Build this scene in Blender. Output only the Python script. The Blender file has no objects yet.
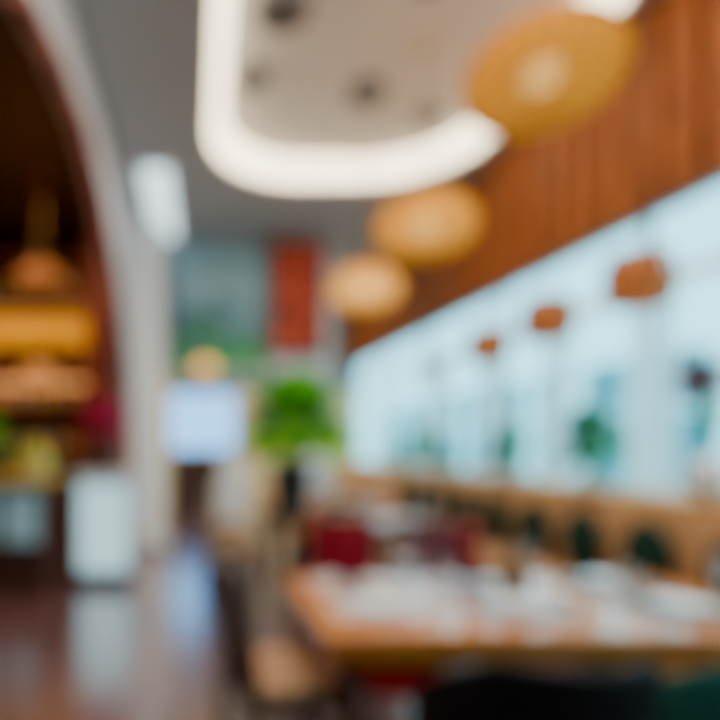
import bpy, bmesh, math, random
from mathutils import Vector, Matrix
random.seed(4)
R=math.radians
# ------------------------------------------------------------ materials
MC={}
def mat(name,col,rough=0.6,metal=0.0,emit=None,es=0.0,var=0.12,scale=6.0,trans=0.0,coat=0.0,spec=0.5):
    if name in MC: return MC[name]
    m=bpy.data.materials.new(name); m.use_nodes=True
    nt=m.node_tree; b=nt.nodes['Principled BSDF']
    n=nt.nodes.new('ShaderNodeTexNoise'); n.inputs['Scale'].default_value=scale; n.inputs['Detail'].default_value=4
    tc=nt.nodes.new('ShaderNodeTexCoord'); nt.links.new(tc.outputs['Object'],n.inputs['Vector'])
    r=nt.nodes.new('ShaderNodeValToRGB')
    r.color_ramp.elements[0].position=0.3; r.color_ramp.elements[1].position=0.7
    r.color_ramp.elements[0].color=tuple(c*(1-var) for c in col)+(1,)
    r.color_ramp.elements[1].color=tuple(min(1,c*(1+var)) for c in col)+(1,)
    nt.links.new(n.outputs['Fac'],r.inputs['Fac']); nt.links.new(r.outputs['Color'],b.inputs['Base Color'])
    b.inputs['Roughness'].default_value=rough; b.inputs['Metallic'].default_value=metal
    b.inputs['Coat Weight'].default_value=coat; b.inputs['Specular IOR Level'].default_value=spec
    if emit: b.inputs['Emission Color'].default_value=tuple(emit)+(1,); b.inputs['Emission Strength'].default_value=es
    if trans: b.inputs['Transmission Weight'].default_value=trans
    MC[name]=m; return m
def wood(name,c1,c2,rough=0.4,sc=(1,1,1),coat=0.0,dist=3.0,spec=.5):
    m=bpy.data.materials.new(name); m.use_nodes=True
    nt=m.node_tree; b=nt.nodes['Principled BSDF']
    tc=nt.nodes.new('ShaderNodeTexCoord'); mp=nt.nodes.new('ShaderNodeMapping'); mp.inputs['Scale'].default_value=sc
    n=nt.nodes.new('ShaderNodeTexNoise'); n.inputs['Scale'].default_value=5; n.inputs['Detail'].default_value=6; n.inputs['Distortion'].default_value=dist*0.3
    r=nt.nodes.new('ShaderNodeValToRGB'); r.color_ramp.elements[0].position=0.35; r.color_ramp.elements[1].position=0.65
    r.color_ramp.elements[0].color=c1+(1,); r.color_ramp.elements[1].color=c2+(1,)
    nt.links.new(tc.outputs['Object'],mp.inputs['Vector']); nt.links.new(mp.outputs['Vector'],n.inputs['Vector'])
    nt.links.new(n.outputs['Fac'],r.inputs['Fac']); nt.links.new(r.outputs['Color'],b.inputs['Base Color'])
    b.inputs['Roughness'].default_value=rough; b.inputs['Coat Weight'].default_value=coat; b.inputs['Specular IOR Level'].default_value=spec
    return m
def glassmat(name,tint):
    m=bpy.data.materials.new(name); m.use_nodes=True; nt=m.node_tree; nt.nodes.clear()
    o=nt.nodes.new('ShaderNodeOutputMaterial'); mx=nt.nodes.new('ShaderNodeMixShader')
    t=nt.nodes.new('ShaderNodeBsdfTransparent'); t.inputs['Color'].default_value=tint+(1,)
    g=nt.nodes.new('ShaderNodeBsdfGlossy'); g.inputs['Roughness'].default_value=0.05
    mx.inputs[0].default_value=.04
    nt.links.new(t.outputs[0],mx.inputs[1]); nt.links.new(g.outputs[0],mx.inputs[2]); nt.links.new(mx.outputs[0],o.inputs[0])
    return m
def sheermat(name,col,tr):
    m=bpy.data.materials.new(name); m.use_nodes=True; nt=m.node_tree; nt.nodes.clear()
    o=nt.nodes.new('ShaderNodeOutputMaterial'); a=nt.nodes.new('ShaderNodeMixShader'); a.inputs[0].default_value=tr
    d=nt.nodes.new('ShaderNodeBsdfTranslucent'); d.inputs['Color'].default_value=col+(1,)
    d2=nt.nodes.new('ShaderNodeBsdfDiffuse'); d2.inputs['Color'].default_value=col+(1,)
    c=nt.nodes.new('ShaderNodeMixShader'); t=nt.nodes.new('ShaderNodeBsdfTransparent')
    nt.links.new(d.outputs[0],c.inputs[1]); nt.links.new(d2.outputs[0],c.inputs[2]); c.inputs[0].default_value=0.12
    nt.links.new(c.outputs[0],a.inputs[1]); nt.links.new(t.outputs[0],a.inputs[2]); nt.links.new(a.outputs[0],o.inputs[0])
    return m
def wovenmat(name,col,ec,es,tr):
    m=bpy.data.materials.new(name); m.use_nodes=True; nt=m.node_tree; b=nt.nodes['Principled BSDF']; o=nt.nodes['Material Output']
    b.inputs['Base Color'].default_value=col+(1,); b.inputs['Roughness'].default_value=.8; b.inputs['Specular IOR Level'].default_value=.1
    b.inputs['Emission Color'].default_value=ec+(1,); b.inputs['Emission Strength'].default_value=es
    t=nt.nodes.new('ShaderNodeBsdfTransparent'); mx=nt.nodes.new('ShaderNodeMixShader')
    ck=nt.nodes.new('ShaderNodeTexNoise'); ck.inputs['Scale'].default_value=60
    tc=nt.nodes.new('ShaderNodeTexCoord'); nt.links.new(tc.outputs['Object'],ck.inputs['Vector'])
    mu=nt.nodes.new('ShaderNodeMath'); mu.operation='MULTIPLY'; mu.inputs[1].default_value=tr*2; nt.links.new(ck.outputs['Fac'],mu.inputs[0])
    nt.links.new(mu.outputs[0],mx.inputs[0]); nt.links.new(b.outputs[0],mx.inputs[1]); nt.links.new(t.outputs[0],mx.inputs[2]); nt.links.new(mx.outputs[0],o.inputs[0])
    return m
# ------------------------------------------------------------ mesh builder
class B:
    def __init__(s,name): s.name=name; s.bm=bmesh.new(); s.mats=[]
    def mi(s,m):
        if m not in s.mats: s.mats.append(m)
        return s.mats.index(m)
    def _set(s,fs,m,smooth=False):
        i=s.mi(m)
        for f in fs: f.material_index=i; f.smooth=smooth
    def box(s,x0,x1,y0,y1,z0,z1,m,rot=None,piv=None):
        v=[s.bm.verts.new((x,y,z)) for x in(x0,x1) for y in(y0,y1) for z in(z0,z1)]
        q=[(0,1,3,2),(4,6,7,5),(0,4,5,1),(2,3,7,6),(0,2,6,4),(1,5,7,3)]
        fs=[s.bm.faces.new([v[i] for i in f]) for f in q]; s._set(fs,m)
        if rot is not None:
            bmesh.ops.rotate(s.bm,verts=v,cent=piv or ((x0+x1)/2,(y0+y1)/2,(z0+z1)/2),matrix=rot)
        return v
    def tube(s,p0,p1,r0,r1,m,n=12):
        p0=Vector(p0);p1=Vector(p1);d=(p1-p0).normalized()
        a=d.orthogonal().normalized();b=d.cross(a); rings=[]
        for p,r in((p0,r0),(p1,r1)):
            rings.append([s.bm.verts.new(p+a*r*math.cos(2*math.pi*i/n)+b*r*math.sin(2*math.pi*i/n)) for i in range(n)])
        fs=[s.bm.faces.new((rings[0][i],rings[0][(i+1)%n],rings[1][(i+1)%n],rings[1][i])) for i in range(n)]
        s._set(fs,m,True)
        s._set([s.bm.faces.new(rings[0][::-1]),s.bm.faces.new(rings[1])],m)
    def path(s,pts,r,m,n=8):
        for a,b in zip(pts[:-1],pts[1:]): s.tube(a,b,r,r,m,n)
    def lathe(s,c,prof,m,n=32,cap=True):
        rings=[]
        for r,z in prof:
            rings.append([s.bm.verts.new((c[0]+r*math.cos(2*math.pi*i/n),c[1]+r*math.sin(2*math.pi*i/n),c[2]+z)) for i in range(n)])
        fs=[]
        for a,b in zip(rings[:-1],rings[1:]):
            for i in range(n): fs.append(s.bm.faces.new((a[i],a[(i+1)%n],b[(i+1)%n],b[i])))
        s._set(fs,m,True)
        if cap: s._set([s.bm.faces.new(rings[0][::-1])],m)
    def ball(s,c,r,m,sc=(1,1,1),u=16,v=10):
        M=Matrix.Translation(c)@Matrix.Diagonal((r*sc[0],r*sc[1],r*sc[2],1))
        q=bmesh.ops.create_uvsphere(s.bm,u_segments=u,v_segments=v,radius=1,matrix=M)
        fs={f for w in q['verts'] for f in w.link_faces}; s._set(fs,m,True)
    def leaf(s,base,dirv,L,W,m,droop=0.3):
        d=Vector(dirv).normalized(); side=d.cross(Vector((0,0,1)))
        if side.length<.05: side=Vector((1,0,0))
        side.normalize(); P=Vector(base); rows=[]
        for k,w in((0,.15),(.3,.8),(.6,1),(.85,.6),(1,.05)):
            c=P+d*L*k+Vector((0,0,-droop*L*k*k)); rows.append((s.bm.verts.new(c-side*W*w*.5),s.bm.verts.new(c+side*W*w*.5)))
        fs=[s.bm.faces.new((a[0],a[1],b[1],b[0])) for a,b in zip(rows[:-1],rows[1:])]; s._set(fs,m,True)
    def bush(s,c,rx,rz,n,m,L=.22,W=.06):
        for i in range(n):
            t=random.uniform(0,2*math.pi); e=random.uniform(-.5,1.4)
            d=Vector((math.cos(t)*math.cos(e),math.sin(t)*math.cos(e),math.sin(e))); k=random.uniform(.15,.75)
            s.leaf(Vector(c)+Vector((d.x*rx*k,d.y*rx*k,d.z*rz*k)),d,L*random.uniform(.7,1.2),W,random.choice(m) if isinstance(m,list) else m)
    def done(s,loc=(0,0,0),rotz=0,bevel=0.0,solid=0):
        bmesh.ops.recalc_face_normals(s.bm,faces=s.bm.faces) if bevel else None
        me=bpy.data.meshes.new(s.name); s.bm.to_mesh(me); s.bm.free()
        for m in s.mats: me.materials.append(m)
        o=bpy.data.objects.new(s.name,me); bpy.context.collection.objects.link(o)
        o.location=loc; o.rotation_euler=(0,0,rotz)
        if bevel:
            w=o.modifiers.new('bevel','BEVEL'); w.width=bevel; w.segments=2; w.limit_method='ANGLE'; w.angle_limit=R(50)
        return o
def inst(o,loc,rotz=0):
    n=bpy.data.objects.new(o.name.split('.')[0],o.data); bpy.context.collection.objects.link(n)
    n.location=loc;n.rotation_euler=(0,0,rotz)
    for md in o.modifiers:
        k=n.modifiers.new(md.name,md.type)
        if md.type=='BEVEL': k.width=md.width;k.segments=2;k.limit_method='ANGLE';k.angle_limit=R(50)
    return n
# colours
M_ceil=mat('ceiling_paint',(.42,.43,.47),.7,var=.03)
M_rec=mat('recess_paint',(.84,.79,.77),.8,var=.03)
M_cove=mat('cove_glow',(.9,.88,.8),.5,emit=(1,.86,.58),es=5.5)
M_grey=mat('arch_plaster',(.62,.63,.68),.5,var=.06)
M_white=mat('white_paint',(.82,.84,.87),.5,var=.03)
M_cream=mat('cream_paint',(.88,.66,.36),.5,var=.05)
M_beige=mat('beige_upholstery',(.56,.33,.16),.7,var=.12)
M_brown=mat('brown_upholstery',(.40,.23,.12),.7,var=.12)
M_band=wood('wall_wood',(.09,.022,.004),(.31,.09,.014),.7,(1,5,.5),spec=.15)
M_tab=wood('table_wood',(.56,.15,.015),(.74,.25,.035),.18,(.6,6,1),coat=.5)
M_dark=wood('dark_wood',(.030,.012,.008),(.07,.026,.016),.4,(6,6,.6))
M_bar=wood('bar_wood',(.10,.022,.002),(.26,.07,.010),.5,(1,1,8),spec=.2)
M_redwood=wood('red_wood',(.20,.025,.008),(.30,.05,.018),.5,(6,6,.6))
M_black=mat('black_leather',(.004,.003,.004),.7,spec=.15)
M_dred=mat('red_fabric',(.24,.006,.02),.8,spec=.1)
M_red=mat('bright_red_fabric',(.7,.015,.015),.8,spec=.1)
M_green=mat('dark_green_fabric',(.008,.040,.030),.8,spec=.1)
M_teal=mat('teal_fabric',(.014,.13,.12),.8,spec=.1)
M_leaf=[mat('leaf_a',(.18,.64,.005),.6,spec=.2),mat('leaf_b',(.42,.90,.005),.6,spec=.2),mat('leaf_c',(.05,.34,.005),.6,spec=.2)]
M_leafd=[mat('leaf_d',(.03,.22,.08),.6,spec=.2),mat('leaf_e',(.06,.30,.12),.6,spec=.2)]
M_pot=mat('dark_ceramic',(.02,.03,.04),.35)
M_brass=mat('brass',(.7,.45,.18),.3,.9)
M_glass=glassmat('pane_glass',(.76,.96,1.0))
M_bglass=glassmat('blue_glass',(.60,.75,1.0))
M_wglass=mat('wine_glass_mat',(.9,.95,1),.03,trans=.9)
M_linen=mat('linen',(.72,.56,.54),.6)
M_linenb=mat('blue_linen',(.34,.40,.48),.6)
M_lineng=mat('teal_linen',(.06,.13,.15),.6)
M_china=mat('china',(.80,.86,.95),.15)
M_blue=mat('pale_blue_panel',(.42,.74,.94),.2)
M_pink=mat('magenta_petals',(.9,.005,.28),.6,spec=.1)
M_redp=mat('red_petals',(.85,.03,.04),.6,spec=.1)
M_curt=sheermat('sheer_curtain',(.99,.99,.99),.25)
M_glowy=mat('warm_strip',(.80,.36,.0),.6,emit=(1,.42,.0),es=.45,spec=.1)
M_bulb=mat('bulb',(1,.9,.7),.5,emit=(1,.72,.30),es=12)
# ------------------------------------------------------------ floor
m=bpy.data.materials.new('polished_floor'); m.use_nodes=True; nt=m.node_tree; b=nt.nodes['Principled BSDF']
tc=nt.nodes.new('ShaderNodeTexCoord'); br=nt.nodes.new('ShaderNodeTexBrick'); br.inputs['Scale'].default_value=1.0
br.inputs['Color1'].default_value=(.12,.05,.055,1);br.inputs['Color2'].default_value=(.17,.075,.08,1);br.inputs['Mortar'].default_value=(.05,.03,.03,1)
br.inputs['Mortar Size'].default_value=.008;br.inputs['Brick Width'].default_value=1.2;br.inputs['Row Height'].default_value=.6
nt.links.new(tc.outputs['Object'],br.inputs['Vector']);nt.links.new(br.outputs['Color'],b.inputs['Base Color'])
b.inputs['Roughness'].default_value=.24; b.inputs['IOR'].default_value=2.6; b.inputs['Coat Weight'].default_value=1; b.inputs['Coat IOR'].default_value=1.9; b.inputs['Coat Roughness'].default_value=.2
M_floor=m
o=B('floor'); o.box(-4,3.4,-2,12.2,-.1,0,M_floor); o.done()
# ------------------------------------------------------------ ceiling with rounded tray
X0,X1,Y0,Y1,RC=.09,2.95,.3,6.6,1.1
def rr(x0,x1,y0,y1,r,n=12):
    P=[]
    for cx,cy,a in((x1-r,y0+r,-90),(x1-r,y1-r,0),(x0+r,y1-r,90),(x0+r,y0+r,180)):
        for i in range(n+1):
            t=R(a+90*i/n); P.append((cx+r*math.cos(t),cy+r*math.sin(t)))
    return P
o=B('ceiling'); bm=o.bm
outer=[bm.verts.new((x,y,4.5)) for x,y in((-4,-2),(3.4,-2),(3.4,12.2),(-4,12.2))]
hole=[bm.verts.new((x,y,4.5)) for x,y in rr(X0,X1,Y0,Y1,RC)]
es=[bm.edges.new((outer[i],outer[(i+1)%4])) for i in range(4)]+[bm.edges.new((hole[i],hole[(i+1)%len(hole)])) for i in range(len(hole))]
g=bmesh.ops.triangle_fill(bm,edges=es,use_beauty=True)
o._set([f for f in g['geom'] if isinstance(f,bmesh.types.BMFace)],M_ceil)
a=rr(X0,X1,Y0,Y1,RC); c=rr(X0+.15,X1-.15,Y0+.15,Y1-.15,RC-.15)
def ring(p,z): return [bm.verts.new((x,y,z)) for x,y in p]
r0=hole; r1=ring(a,4.54); r2=ring(c,4.76)
N=len(a)
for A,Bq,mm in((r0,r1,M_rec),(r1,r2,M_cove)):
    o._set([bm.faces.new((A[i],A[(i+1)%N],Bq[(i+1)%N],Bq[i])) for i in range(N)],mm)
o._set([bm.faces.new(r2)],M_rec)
o.done()
for i,(x,y,r) in enumerate(((.62,4.2,.2),(.46,5.0,.14),(1.55,5.2,.17),(2.3,5.6,.12),(1.6,3.9,.12))):
    o=B('ceiling_downlight'); o.lathe((x,y,4.68),[(r*.55,.03),(r*.6,.0),(r,.0),(r,.078)],mat('downlight_trim',(.12,.11,.12),.5)); o.done()
o=B('ceiling_light_panel'); o.box(-.68,-.30,6.0,8.1,4.44,4.498,M_white); o.box(-.64,-.34,6.05,8.05,4.42,4.441,mat('cool_panel',(.9,.95,1),.5,emit=(.72,.93,1),es=2.2)); o.done()
# ------------------------------------------------------------ south wall behind the viewer, with a wooden door
o=B('wall_south'); o.box(-4,3.4,-2.2,-2,0,4.5,M_bar); o.done()
o=B('door_1'); o.box(.4,.5,-1.995,-1.93,0.002,2.3,M_dark); o.box(1.4,1.5,-1.995,-1.93,0.002,2.3,M_dark); o.box(.4,1.5,-1.995,-1.93,2.2,2.3,M_dark); o.box(.5,1.4,-1.99,-1.95,0.002,2.2,M_redwood); o.ball((1.3,-1.9,1.05),.03,M_brass); o.done()
# ------------------------------------------------------------ west wall with arch
o=B('wall_west'); bm=o.bm
arch=[(7.35,0),(7.2,1.64)]
prof=[(7.0,2.3),(6.7,2.75),(6.15,3.28),(5.3,3.77),(4.58,4.0),(3.6,3.98),(2.96,3.85),(2.3,3.5),(1.7,2.9),(1.3,2.0),(1.2,0)]
arch+=prof
ys=[p[0] for p in arch][::-1]; zs=[p[1] for p in arch][::-1]
def prism(poly,x0,x1,mt):
    A=[bm.verts.new((x0,y,z)) for y,z in poly]; C=[bm.verts.new((x1,y,z)) for y,z in poly]
    fs=[bm.faces.new(A),bm.faces.new(C[::-1])]+[bm.faces.new((A[i],C[i],C[(i+1)%len(A)],A[(i+1)%len(A)])) for i in range(len(A))]
    o._set(fs,mt)
for (ya,za),(yb,zb) in zip(zip(ys[:-1],zs[:-1]),zip(ys[1:],zs[1:])):
    prism([(ya,za),(yb,zb),(yb,4.5),(ya,4.5)],-1.05,-.9,M_grey)
prism([(-2,0),(1.2,0),(1.2,4.5),(-2,4.5)],-1.05,-.9,M_grey)
prism([(7.35,0),(8.2,0),(8.2,4.5),(7.35,4.5)],-1.05,-.9,M_white)
prism([(8.2,0),(12.2,0),(12.2,4.5),(8.2,4.5)],-1.05,-.9,M_cream)
o.done()
o=B('trim_1'); pts=[(-.95,y,z-.02) for y,z in arch]; o.path(pts,.06,M_redwood); o.done()
o=B('wall_column'); o.lathe((-.72,7.7,0),[(.26,0),(.26,.2),(.2,.26),(.19,4.0),(.25,4.3),(.28,4.49)],M_white); o.done()
# ------------------------------------------------------------ bar room beyond the arch
o=B('wall_bar'); o.box(-4,-3.9,-2,8.6,0,4.5,M_dark); o.box(-4,-1.05,8.5,8.6,0,4.5,M_dark); o.box(-4,-1.05,-2,8.5,4.3,4.45,M_dark); o.done()
o=B('bar_back_cabinet')
o.box(-3.6,-1.28,8.0,8.05,0,4.2,M_bar)
o.box(-1.46,-1.2,7.2,8.05,0,4.25,M_redwood); o.box(-3.65,-3.5,7.3,8.05,0,4.2,M_bar)
for z in (1.3,1.95,2.5,3.35,3.9): o.box(-3.5,-1.46,7.45,8.0,z,z+.05,M_bar)
for z in(2.28,3.3): o.box(-3.4,-1.6,7.93,7.99,z,z+.08,mat('shelf_backlight',(.8,.5,.3),.5,emit=(1,.42,.12),es=1.5))
o.box(-3.6,-1.47,7.25,7.5,2.78,3.10,M_glowy)
o.box(-3.6,-1.47,7.2,8.0,3.10,3.16,M_bar)
o.done()
o=B('shelf_bottles')
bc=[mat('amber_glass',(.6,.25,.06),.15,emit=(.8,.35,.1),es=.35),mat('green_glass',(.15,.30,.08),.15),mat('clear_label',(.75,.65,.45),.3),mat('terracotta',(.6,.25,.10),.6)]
for z in (1.35,2.0,2.55,3.4):
    x=-3.4
    while x<-1.55:
        h=random.uniform(.22,.34); r=random.uniform(.035,.055)
        o.lathe((x,7.7,z+.002),[(r,0),(r,h*.6),(r*.35,h*.75),(r*.35,h),(0.001,h)],random.choice(bc),12); x+=random.uniform(.12,.2)
o.done()
o=B('bar_counter')
o.box(-3.4,-1.45,5.3,6.1,1.08,1.16,mat('counter_top',(.7,.5,.08),.3)); o.box(-3.3,-1.5,5.42,6.0,0,1.08,M_dark)
for k in range(4): o.box(-3.2+k*.43,-2.85+k*.43,5.38,5.42,.5,1.02,M_blue)
o.done(bevel=.01)
o=B('fruit_bowl'); o.lathe((-1.66,5.65,1.165),[(.08,0),(.1,.02),(.17,.1),(.18,.11),(.15,.1),(.05,.04)],M_china)
fy=mat('yellow_fruit',(.85,.5,.01),.5)
for k in range(9): o.ball((-1.66+.08*math.cos(k),5.65+.08*math.sin(k),1.31+.04*(k%3)),.055,fy if k%2 else M_leaf[1])
o.done()
o=B('potted_bar_plant'); o.lathe((-2.08,5.6,1.165),[(.06,0),(.09,.16),(.085,.16),(.05,.12)],M_pot); o.bush((-2.08,5.6,1.5),.14,.22,140,M_leaf,.13,.05); o.done()
def pendant_small(name,x,y,z,r,top,col,es,bulb=M_bulb):
    o=B(name); mt=mat(name+'_shade%g'%r,col,.5,emit=col,es=es,spec=.1)
    o.lathe((x,y,z),[(r*.95,-r*.4),(r,-.3*r),(r*.85,.1*r),(r*.45,.4*r),(.02,.45*r)],mt,24,cap=False)
    o.ball((x,y,z+.05*r),r*.15,bulb); o.tube((x,y,z+.4*r),(x,y,top),.006,.006,M_brass,6); o.tube((x,y,top-.02),(x,y,top),.05,.05,M_brass); o.done()
M_dim=mat('dim_bulb',(1,.7,.4),.5,emit=(1,.55,.2),es=1.6)
pendant_small('bar_pendant_lamp',-1.9,6.6,2.3,.24,4.3,(.75,.32,.10),.2,M_dim)
pendant_small('bar_pendant_lamp',-1.65,5.9,3.2,.30,4.3,(.40,.15,.04),.10,M_dim)
pendant_small('warm_pendant_lamp',.07,7.4,2.5,.17,4.5,(.95,.56,.10),1.3)
# ------------------------------------------------------------ host podium with flowers
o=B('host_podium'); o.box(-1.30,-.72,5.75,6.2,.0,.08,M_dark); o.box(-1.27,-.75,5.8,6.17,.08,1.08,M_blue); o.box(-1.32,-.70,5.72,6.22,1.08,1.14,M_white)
for k in range(3): o.box(-1.25+k*.17,-1.09+k*.17,5.785,5.80,.15,1.04,mat('podium_panel_glow',(.65,.88,.95),.2,emit=(.5,.88,1),es=.9))  # panels are no lamp; emission added to brighten the shadowed podium front
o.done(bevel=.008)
o=B('flower_vase'); o.lathe((-1.05,5.95,1.142),[(.07,0),(.1,.1),(.05,.3),(.08,.36),(.06,.34),(.03,.3)],M_pot)
for k in range(90):
    t=random.uniform(0,6.28);e=random.uniform(0,.2);p=Vector((-1.02+e*math.cos(t),5.93+e*math.sin(t),1.88-e*.8+random.uniform(-.2,.08)))
    o.tube((-1.05,5.95,1.47),p,.004,.004,M_leaf[2],5)
    for q in range(5): o.leaf(p,(math.cos(q*1.25),math.sin(q*1.25)-.5,.3),.11,.11,M_pink)
o.done()
# ------------------------------------------------------------ back walls
o=B('wall_north_bulkhead'); o.box(-.9,1.95,8.2,8.4,2.5,4.5,M_grey); o.box(1.75,1.95,8.2,8.4,0,2.5,M_grey); o.done()
m=bpy.data.materials.new('landscape_print'); m.use_nodes=True; nt=m.node_tree; b=nt.nodes['Principled BSDF']
tc=nt.nodes.new('ShaderNodeTexCoord'); sp=nt.nodes.new('ShaderNodeSeparateXYZ'); n=nt.nodes.new('ShaderNodeTexNoise'); n.inputs['Scale'].default_value=2.4
ad=nt.nodes.new('ShaderNodeMath'); ad.operation='MULTIPLY_ADD'; ad.inputs[1].default_value=1.3
r=nt.nodes.new('ShaderNodeValToRGB'); r.color_ramp.elements[0].position=.38; r.color_ramp.elements[0].color=(.16,.50,.16,1); r.color_ramp.elements[1].position=1.0; r.color_ramp.elements[1].color=(.26,.46,.54,1)
ad2=nt.nodes.new('ShaderNodeMath'); ad2.operation='MULTIPLY'; ad2.inputs[1].default_value=.72
e=r.color_ramp.elements.new(.55); e.color=(.08,.32,.15,1); e=r.color_ramp.elements.new(.70); e.color=(.05,.15,.17,1); e=r.color_ramp.elements.new(.85); e.color=(.24,.42,.50,1)
nt.links.new(tc.outputs['Generated'],sp.inputs[0]); nt.links.new(tc.outputs['Object'],n.inputs['Vector']); nt.links.new(n.outputs['Fac'],ad.inputs[0]); nt.links.new(sp.outputs['Z'],ad.inputs[2]); nt.links.new(ad.outputs[0],ad2.inputs[0]); nt.links.new(ad2.outputs[0],r.inputs['Fac']); nt.links.new(r.outputs['Color'],b.inputs['Base Color'])
b.inputs['Roughness'].default_value=.6; b.inputs['Specular IOR Level'].default_value=.15
o=B('landscape_mural'); o.box(-.42,.95,8.14,8.195,2.55,4.42,m); 
o.done()
o=B('trim_2')
for x in (-.45,.93): o.box(x,x+.05,8.12,8.197,2.5,4.45,M_dark)
o.done()
o=B('red_wall_panel'); mr=mat('red_carved',(.40,.06,.03),.6,var=.8,scale=4,spec=.15)
o.box(1.02,1.80,8.1,8.197,2.75,4.4,M_dark); o.box(1.08,1.74,8.06,8.11,2.8,4.35,mr)
for k in range(6): o.box(1.10,1.72,8.03,8.07,2.9+k*.24,3.04+k*.24,mr)
o.done(bevel=.008)
M_slate=mat('slate_wall',(.10,.16,.18),.6)
o=B('wall_north')
o.box(-1.05,-.66,12,12.2,0,4.5,M_cream); o.box(.78,3.4,12,12.2,0,2.6,M_cream); o.box(-.66,.78,12,12.2,0,1.3,M_dark); o.box(-.66,3.4,12,12.2,2.6,4.5,M_slate); o.done()
o=B('window_1')
for x in(-.66,.03,.72): o.box(x,x+.06,12.02,12.12,1.3,2.6,M_white)
o.box(-.66,.78,12.02,12.12,1.3,1.36,M_white); o.box(-.66,.78,12.02,12.12,2.54,2.6,M_white); o.box(-.6,.72,12.06,12.07,1.36,2.54,M_bglass); o.done()
for x,z,cc in((1.35,1.95,(.25,.28,.30)),(2.2,1.95,(.5,.45,.4))):
    o=B('framed_picture'); o.box(x-.3,x+.3,11.95,11.998,z-.35,z+.35,M_dark); o.box(x-.25,x+.25,11.94,11.955,z-.3,z+.3,mat('print%g'%x,cc,.5,var=.4,scale=4)); o.done()
# ------------------------------------------------------------ east window wall
o=B('wall_east'); o.box(3.2,3.4,-2,12,0,1.05,M_cream); o.box(3.2,3.4,-2,12,3.14,4.5,M_band)
y=-1.9
while y<12:
    o.box(3.10,3.2,y,y+.20,3.14,4.5,M_band); y+=.27
o.done()
o=B('trim_3'); o.box(3.02,3.42,-2,12,1.05,1.10,wood('sill_wood',(.74,.34,.06),(.90,.48,.12),.35,(6,1,1))); o.box(3.08,3.2,-2,12,3.08,3.14,M_band); o.done()
for k in range(7):
    ya=-1.9+k*1.98; o=B('window_%d'%(k+2))
    o.box(3.25,3.29,ya,ya+.05,1.10,3.14,M_white); o.box(3.25,3.29,ya+.05,ya+1.98,2.56,2.64,M_cream if ya>4 else M_white)
    o.box(3.25,3.29,ya+.05,ya+1.98,1.10,1.15,M_white); o.box(3.25,3.29,ya+.05,ya+1.98,3.10,3.14,M_white)
    o.box(3.265,3.275,ya+.05,ya+1.98,1.15,3.08,M_glass); o.done()
for y,z1 in ((3.92,2.6),(4.97,2.6),(6.1,2.6),(7.4,2.6),(2.6,3.07)):
    o=B('sheer_curtain'); n=24; v=[]
    for i in range(n+1):
        yy=y-.2+.4*i/n; xx=3.17+.02*math.sin(i*1.6); v.append((o.bm.verts.new((xx,yy,1.11)),o.bm.verts.new((xx,yy,z1))))
    o._set([o.bm.faces.new((a[0],a[1],b[1],b[0])) for a,b in zip(v[:-1],v[1:])],M_curt,True)
    o.tube((3.17,y-.24,z1),(3.17,y+.24,z1),.01,.01,M_brass,8); o.done()
M_cop=mat('copper_wicker',(.50,.18,.06),.7,spec=.1,emit=(1,.35,.08),es=.10)
for y,z in((3.7,2.54),(4.67,2.50),(5.64,2.45),(6.9,2.42)):
    o=B('wicker_pendant_lamp'); x=2.9; f=1.06 if y<6 else .7
    for k in range(7): 
        zz=z+(-.15+.05*k)*f; rr_=f*.185*math.sqrt(max(.2,1-((zz-z)/.26/f)**2)); 
        P=[(x+rr_*math.cos(t*math.pi/8),y+rr_*math.sin(t*math.pi/8),zz) for t in range(17)]; o.path(P,.013,M_cop,6)
    for t in range(12):
        a=t*math.pi/6; P=[]
        for k in range(7):
            zz=z+(-.15+.05*k)*f; rr_=f*.185*math.sqrt(max(.2,1-((zz-z)/.26/f)**2)); P.append((x+rr_*math.cos(a),y+rr_*math.sin(a),zz))
        o.path(P,.010,M_cop,6)
    o.lathe((x,y,z),[(.125*f,-.145*f),(.16*f,0),(.12*f,.145*f),(.01,.15*f)],M_cop,20,cap=False); o.ball((x,y,z-.03),.035,M_bulb)
    o.tube((x,y,z+.14*f),(x,y,4.5),.005,.005,M_dark,6); o.tube((x,y,4.47),(x,y,4.5),.05,.05,M_dark); o.done()
# ------------------------------------------------------------ big woven pendants
M_ratt=mat('rattan',(.42,.17,.015),.7,emit=(1,.40,.02),es=.22,spec=.1)
for (y,z,s,ee,ec) in((3.08,3.48,1.03,.66,(1,.44,.03)),(4.67,3.27,1.03,1.1,(1,.48,.06)),(6.37,3.22,1.03,1.7,(1,.54,.13))):
    M_shade=wovenmat('amber_shade',(.62,.28,.02),ec,ee,.07)
    o=B('rattan_pendant_lamp'); x=1.88; Rr=.385*s; H=.23*s
    prof=[]
    for k in range(15):
        t=R(-89+k*(173/14)); prof.append((Rr*max(.0,math.cos(t))**.8,H*math.sin(t)))
    o.lathe((x,y,z),[(r*.96,zz) for r,zz in prof],M_shade,40,cap=False)
    for r,zz in prof[1:]: o.path([(x+r*math.cos(q*math.pi/14),y+r*math.sin(q*math.pi/14),z+zz) for q in range(29)],.009,M_ratt,5)
    for q in range(26):
        a=q*math.pi/13; o.path([(x+r*math.cos(a+j*.03),y+r*math.sin(a+j*.03),z+zz) for j,(r,zz) in enumerate(prof)],.007,M_ratt,5)
    o.ball((x,y,z+.0),.10,M_bulb)
    o.lathe((x,y,z+H),[(.06,-.01),(.05,.03),(.03,.08),(.001,.09)],M_ratt,24,cap=False)
    o.tube((x,y,z+H+.05),(x,y,4.76),.008,.008,M_dark,6); o.tube((x,y,4.73),(x,y,4.76),.07,.07,M_brass); o.done()
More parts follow.
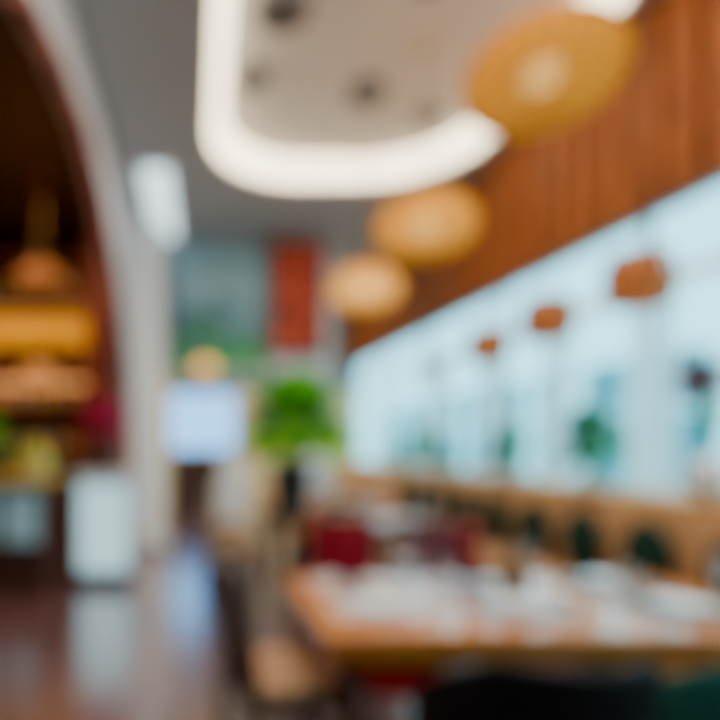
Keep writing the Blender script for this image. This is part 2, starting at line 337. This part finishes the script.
# ------------------------------------------------------------ banquette under the windows
o=B('banquette'); o.box(2.55,3.18,1.3,11.4,.0,.12,M_dark); o.box(2.5,3.18,1.3,11.4,.12,.45,M_beige)
y=1.3
while y<10.9:
    o.box(2.98,3.18,y,y+.57,.46,1.03,M_beige); y+=.6
o.done(bevel=.03)
y=1.75
while y<8.5:
    o=B('throw_cushion'); o.ball((0,0,0),.22,M_green,(.32,.95,1.15),20,12); q=o.done(); q.location=(2.88,y,.71)
    y+=.62
# ------------------------------------------------------------ sill plants
for (y,h,w) in((4.44,.55,.2),(5.6,.38,.17),(7.1,.35,.18),(8.6,.3,.15)):
    o=B('potted_sill_plant'); o.lathe((3.1,y,1.102),[(.05,0),(.075,.12),(.07,.12),(.04,.1)],M_white); o.bush((3.02,y,1.2+h*.4),w*.7,h*.7,190,M_leafd,.15,.05); o.done()
o=B('red_flower_arrangement'); o.lathe((3.08,3.36,1.102),[(.06,0),(.12,.08),(.13,.2),(.09,.28),(.08,.27),(.05,.2)],M_china)
for k in range(60):
    t=random.uniform(0,6.28);e=random.uniform(0,.12);p=Vector((3.02+e*math.cos(t),3.36+e*math.sin(t),1.85+random.uniform(-.1,.08)))
    if k%2: o.tube((3.08,3.36,1.37),p,.003,.003,M_leaf[2],5)
    for q in range(6): o.leaf(p,(math.cos(q*1.05),math.sin(q*1.05),.3),.08,.08,M_redp)
o.done()
# ------------------------------------------------------------ chairs (facing +Y locally: back at -Y)
def chair(name,frame,pad,padh=.95,backpad=None):
    o=B(name); backpad=backpad or pad
    for x in(-.21,.21):
        o.tube((x*.95,.2,.0),(x,.19,.43),.017,.024,frame); o.tube((x,-.24,0),(x,-.2,.45),.018,.024,frame)
        o.tube((x,-.2,.45),(x,-.27,padh),.026,.020,frame)
        o.box(x-.012,x+.012,-.2,.2,.2,.225,frame)
    o.box(-.24,.24,-.22,.23,.40,.44,frame); o.box(-.23,.23,-.2,.22,.44,.50,pad)
    rt=Matrix.Rotation(R(8),3,'X')
    o.box(-.2,.2,-.265,-.205,.56,padh-.02,backpad,rot=rt); o.box(-.23,.23,-.285,-.25,padh-.07,padh,frame)
    o.box(-.2,.2,-.235,-.21,.50,.54,frame)
    return o.done(bevel=.012)
def armchair(name,pad,frame):
    o=B(name)
    for x in(-.25,.25):
        for y in(-.22,.22): o.tube((x,y,0),(x*.95,y,.34),.018,.026,frame)
    o.box(-.29,.29,-.27,.27,.34,.47,pad)
    n=14; V=[]
    for i in range(n+1):
        t=R(180+180*i/n); hx=math.cos(t); hy=math.sin(t); top=.74+.16*min(1,abs(hy)*1.3)
        V.append([(.30*hx,.30*hy+.02,.44),(.32*hx,.34*hy+.02,top),(.27*hx,.29*hy+.02,top),(.25*hx,.25*hy+.02,.44)])
    vv=[[o.bm.verts.new(p) for p in row] for row in V]; fs=[]
    for a,b in zip(vv[:-1],vv[1:]):
        for j in range(4): fs.append(o.bm.faces.new((a[j],a[(j+1)%4],b[(j+1)%4],b[j])))
    fs+= [o.bm.faces.new(vv[0][::-1]),o.bm.faces.new(vv[-1])]
    o._set(fs,pad,True); return o.done(bevel=.015)
ca=armchair('black_armchair',M_black,M_dark); ca.location=(.95,1.64,0)
ct=armchair('teal_armchair',M_teal,M_dark); ct.location=(1.66,1.66,0)
cd=chair('dining_chair',M_dark,M_brown,.94,M_dark); cd.location=(.36,2.42,0); cd.rotation_euler=(0,0,R(-76))
cs=chair('dining_chair',M_dark,M_beige,.84); cs.location=(.3,5.4,0); cs.rotation_euler=(0,0,R(-88))
cr=chair('red_dining_chair',M_dark,M_dred,.95); cr.location=(.94,3.62,0); cr.rotation_euler=(0,0,R(170))
cb=chair('brown_dining_chair',M_dark,mat('plum_fabric',(.13,.02,.03),.8),.93); cb.location=(1.6,3.6,0); cb.rotation_euler=(0,0,R(184))
for x,y,a in((.34,6.8,-90),(1.5,6.15,2),(1.3,4.4,5),(2.1,7.35,178),(.5,9.2,-90),(1.5,7.35,180)):
    inst(cs,(x,y,0),R(a))
o=B('red_stool')
for dx in(-.13,.13):
    for dy in(-.13,.13): o.tube((.82+dx*1.2,2.36+dy*1.2,0),(.82+dx,2.36+dy,.46),.014,.018,M_dark)
o.lathe((.82,2.36,.46),[(.17,0),(.19,.02),(.19,.07),(.16,.09),(.001,.095)],M_red); o.done()
# ------------------------------------------------------------ tables
def table(name,x0,x1,y0,y1,h=.75):
    o=B(name); o.box(x0,x1,y0,y1,h-.075,h,M_tab); o.box(x0+.06,x1-.06,y0+.04,y1-.06,h-.13,h-.075,M_tab)
    for x in(x0+.08,x1-.15):
        for y in(y0+.08,y1-.15): o.box(x,x+.07,y,y+.07,0,h-.1,M_dark)
    return o.done(bevel=.012)
table('dining_table',.46,2.42,2.06,3.02)
table('dining_table',.78,2.40,4.85,5.55)
table('dining_table',.78,2.40,6.5,7.05)
table('dining_table',.95,2.40,8.8,9.5)
def setting(x,y,z=.752,lin=M_linen):
    o=B('place_mat'); o.box(x-.2,x+.2,y-.15,y+.15,z,z+.006,lin); o.done()
    o=B('dinner_plate'); o.lathe((x,y,z+.008),[(.06,0),(.08,.004),(.12,.018),(.125,.02),(.118,.018),(.08,.008),(.001,.006)],M_china); o.done()
    o=B('cutlery'); 
    for dx in(-.165,.165): o.box(x+dx-.006,x+dx+.006,y-.1,y+.1,z+.007,z+.011,mat('steel',(.7,.7,.72),.2,1.0))
    o.done()
def wine(x,y,z=.752):
    o=B('wine_glass'); o.lathe((x,y,z),[(.035,0),(.034,.004),(.005,.01),(.004,.09),(.02,.11),(.036,.15),(.034,.2),(.032,.2),(.033,.15),(.001,.11)],M_wglass,20); o.done()
def napkin(x,y,m,z=.752):
    o=B('folded_napkin'); o.lathe((x,y,z+.02),[(.065,0),(.05,.06),(.03,.12),(.055,.2),(.07,.24),(.05,.22),(.01,.12)],m,9); o.done()
for x,lm in((.75,M_linen),(1.35,M_linenb),(2.05,M_lineng)):
    setting(x,2.38,lin=lm); setting(x,2.80,lin=lm)
for x,y in((1.02,2.7),(1.05,2.4),(1.63,2.8),(1.75,2.3),(2.33,2.5),(1.04,2.92)): wine(x,y)
o=B('table_lantern'); o.lathe((1.46,2.59,.752),[(.06,0),(.06,.02),(.05,.03),(.055,.14),(.035,.18),(.03,.2),(.001,.2)],mat('amber_lantern',(.16,.07,.01),.3)); o.done()
napkin(.75,2.80,M_dred,.772); napkin(1.35,2.80,M_dred,.772)
for x,y in((1.3,5.2),(1.9,5.2),(1.2,6.78),(1.9,6.78)): setting(x,y); wine(x+.26,y+.1)
for x,y in((1.3,9.1),(1.9,9.1)): wine(x,y)
o=B('potted_fern'); o.lathe((.82,5.05,.752),[(.12,0),(.16,.02),(.14,.1),(.17,.3),(.19,.5),(.20,.54),(.18,.52),(.1,.35)],M_pot)
o.bush((.86,5.05,1.63),.54,.42,850,M_leaf,.30,.085)
for k in range(14):
    t=k*.45; o.tube((.82,5.05,1.15),(.86+.2*math.cos(t),5.05+.2*math.sin(t),1.55),.006,.005,M_leaf[2],5)
o.done()
o=B('white_floor_vase'); o.lathe((.42,7.85,0),[(.14,0),(.2,.3),(.22,.8),(.13,1.15),(.16,1.3),(.13,1.28),(.1,1.1)],M_white); o.done()
o=B('white_floor_vase'); o.lathe((1.5,7.9,0),[(.12,0),(.18,.3),(.2,.8),(.12,1.15),(.15,1.3),(.12,1.28),(.1,1.1)],M_white); o.done()
# ------------------------------------------------------------ outdoors
o=B('street_pavement'); o.box(3.4,30,-6,45,-.15,-.02,mat('paving',(.18,.42,.46),.8)); o.done()
o=B('outdoor_building'); mt=mat('facade_teal',(.03,.19,.23),.7,var=.5,scale=.5,spec=.2); mw=mat('facade_white',(.70,.92,.97),.6)
o.box(14,15,0,44,-.02,4.2,mt)
for k in range(16): o.box(13.85,14.02,k*2.9,k*2.9+.7,-.02,4.4,mw)
for z in(2.4,4.2): o.box(13.8,14.05,0,44,z,z+.15,mw)
o.done()
for x,y in((7,10),(8.5,15.5),(7.5,19)):
    o=B('outdoor_tree'); o.tube((x,y,-.02),(x,y,1.6),.08,.05,M_dark); o.bush((x,y,1.6),.5,.5,250,M_leafd,.4,.16); o.done()
# ------------------------------------------------------------ lights
w=bpy.data.worlds.new('sky'); bpy.context.scene.world=w; w.use_nodes=True; nt=w.node_tree; bg=nt.nodes['Background']
tc=nt.nodes.new('ShaderNodeTexCoord'); sp=nt.nodes.new('ShaderNodeSeparateXYZ'); r=nt.nodes.new('ShaderNodeValToRGB')
r.color_ramp.elements[0].color=(.42,.83,.92,1); r.color_ramp.elements[1].color=(.58,.85,1,1)
nt.links.new(tc.outputs['Generated'],sp.inputs[0]); nt.links.new(sp.outputs['Z'],r.inputs['Fac']); nt.links.new(r.outputs['Color'],bg.inputs['Color'])
bg.inputs['Strength'].default_value=3.9
L=bpy.data.lights.new('sun','SUN'); L.energy=4; L.angle=R(3); L.color=(1,.96,.9)
so=bpy.data.objects.new('sun',L); so.rotation_euler=Vector((1,.25,-.9)).to_track_quat('-Z','Y').to_euler(); bpy.context.collection.objects.link(so)
def area(name,loc,size,e,col,rot=(0,0,0)):
    L=bpy.data.lights.new(name,'AREA'); L.shape='RECTANGLE'; L.size=size[0]; L.size_y=size[1]; L.energy=e; L.color=col
    o=bpy.data.objects.new(name,L); o.location=loc; o.rotation_euler=rot; bpy.context.collection.objects.link(o)
area('recess_fill',(1.45,3.5,4.72),(2,5.5),200,(1,.86,.72))  # invisible fill added below the tray to brighten the room
area('rear_fill',(1,10.3,4.4),(2,2),120,(1,.86,.70))  # added fill for the rear area, no fitting behind it
area('bar_fill',(-2.4,5,4.25),(1,3),90,(1,.62,.34))  # warm fill added to lift the bar room, not a real fixture
# ------------------------------------------------------------ camera
cam=bpy.data.cameras.new('camera'); co=bpy.data.objects.new('camera',cam); bpy.context.collection.objects.link(co)
co.location=(0,0,1.45); co.rotation_euler=(R(90),0,0)
cam.sensor_width=36; cam.lens=28; cam.shift_x=160/720; cam.shift_y=85/720; cam.clip_start=.05
cam.dof.use_dof=True; cam.dof.focus_distance=.3; cam.dof.aperture_fstop=1.4
bpy.context.scene.camera=co
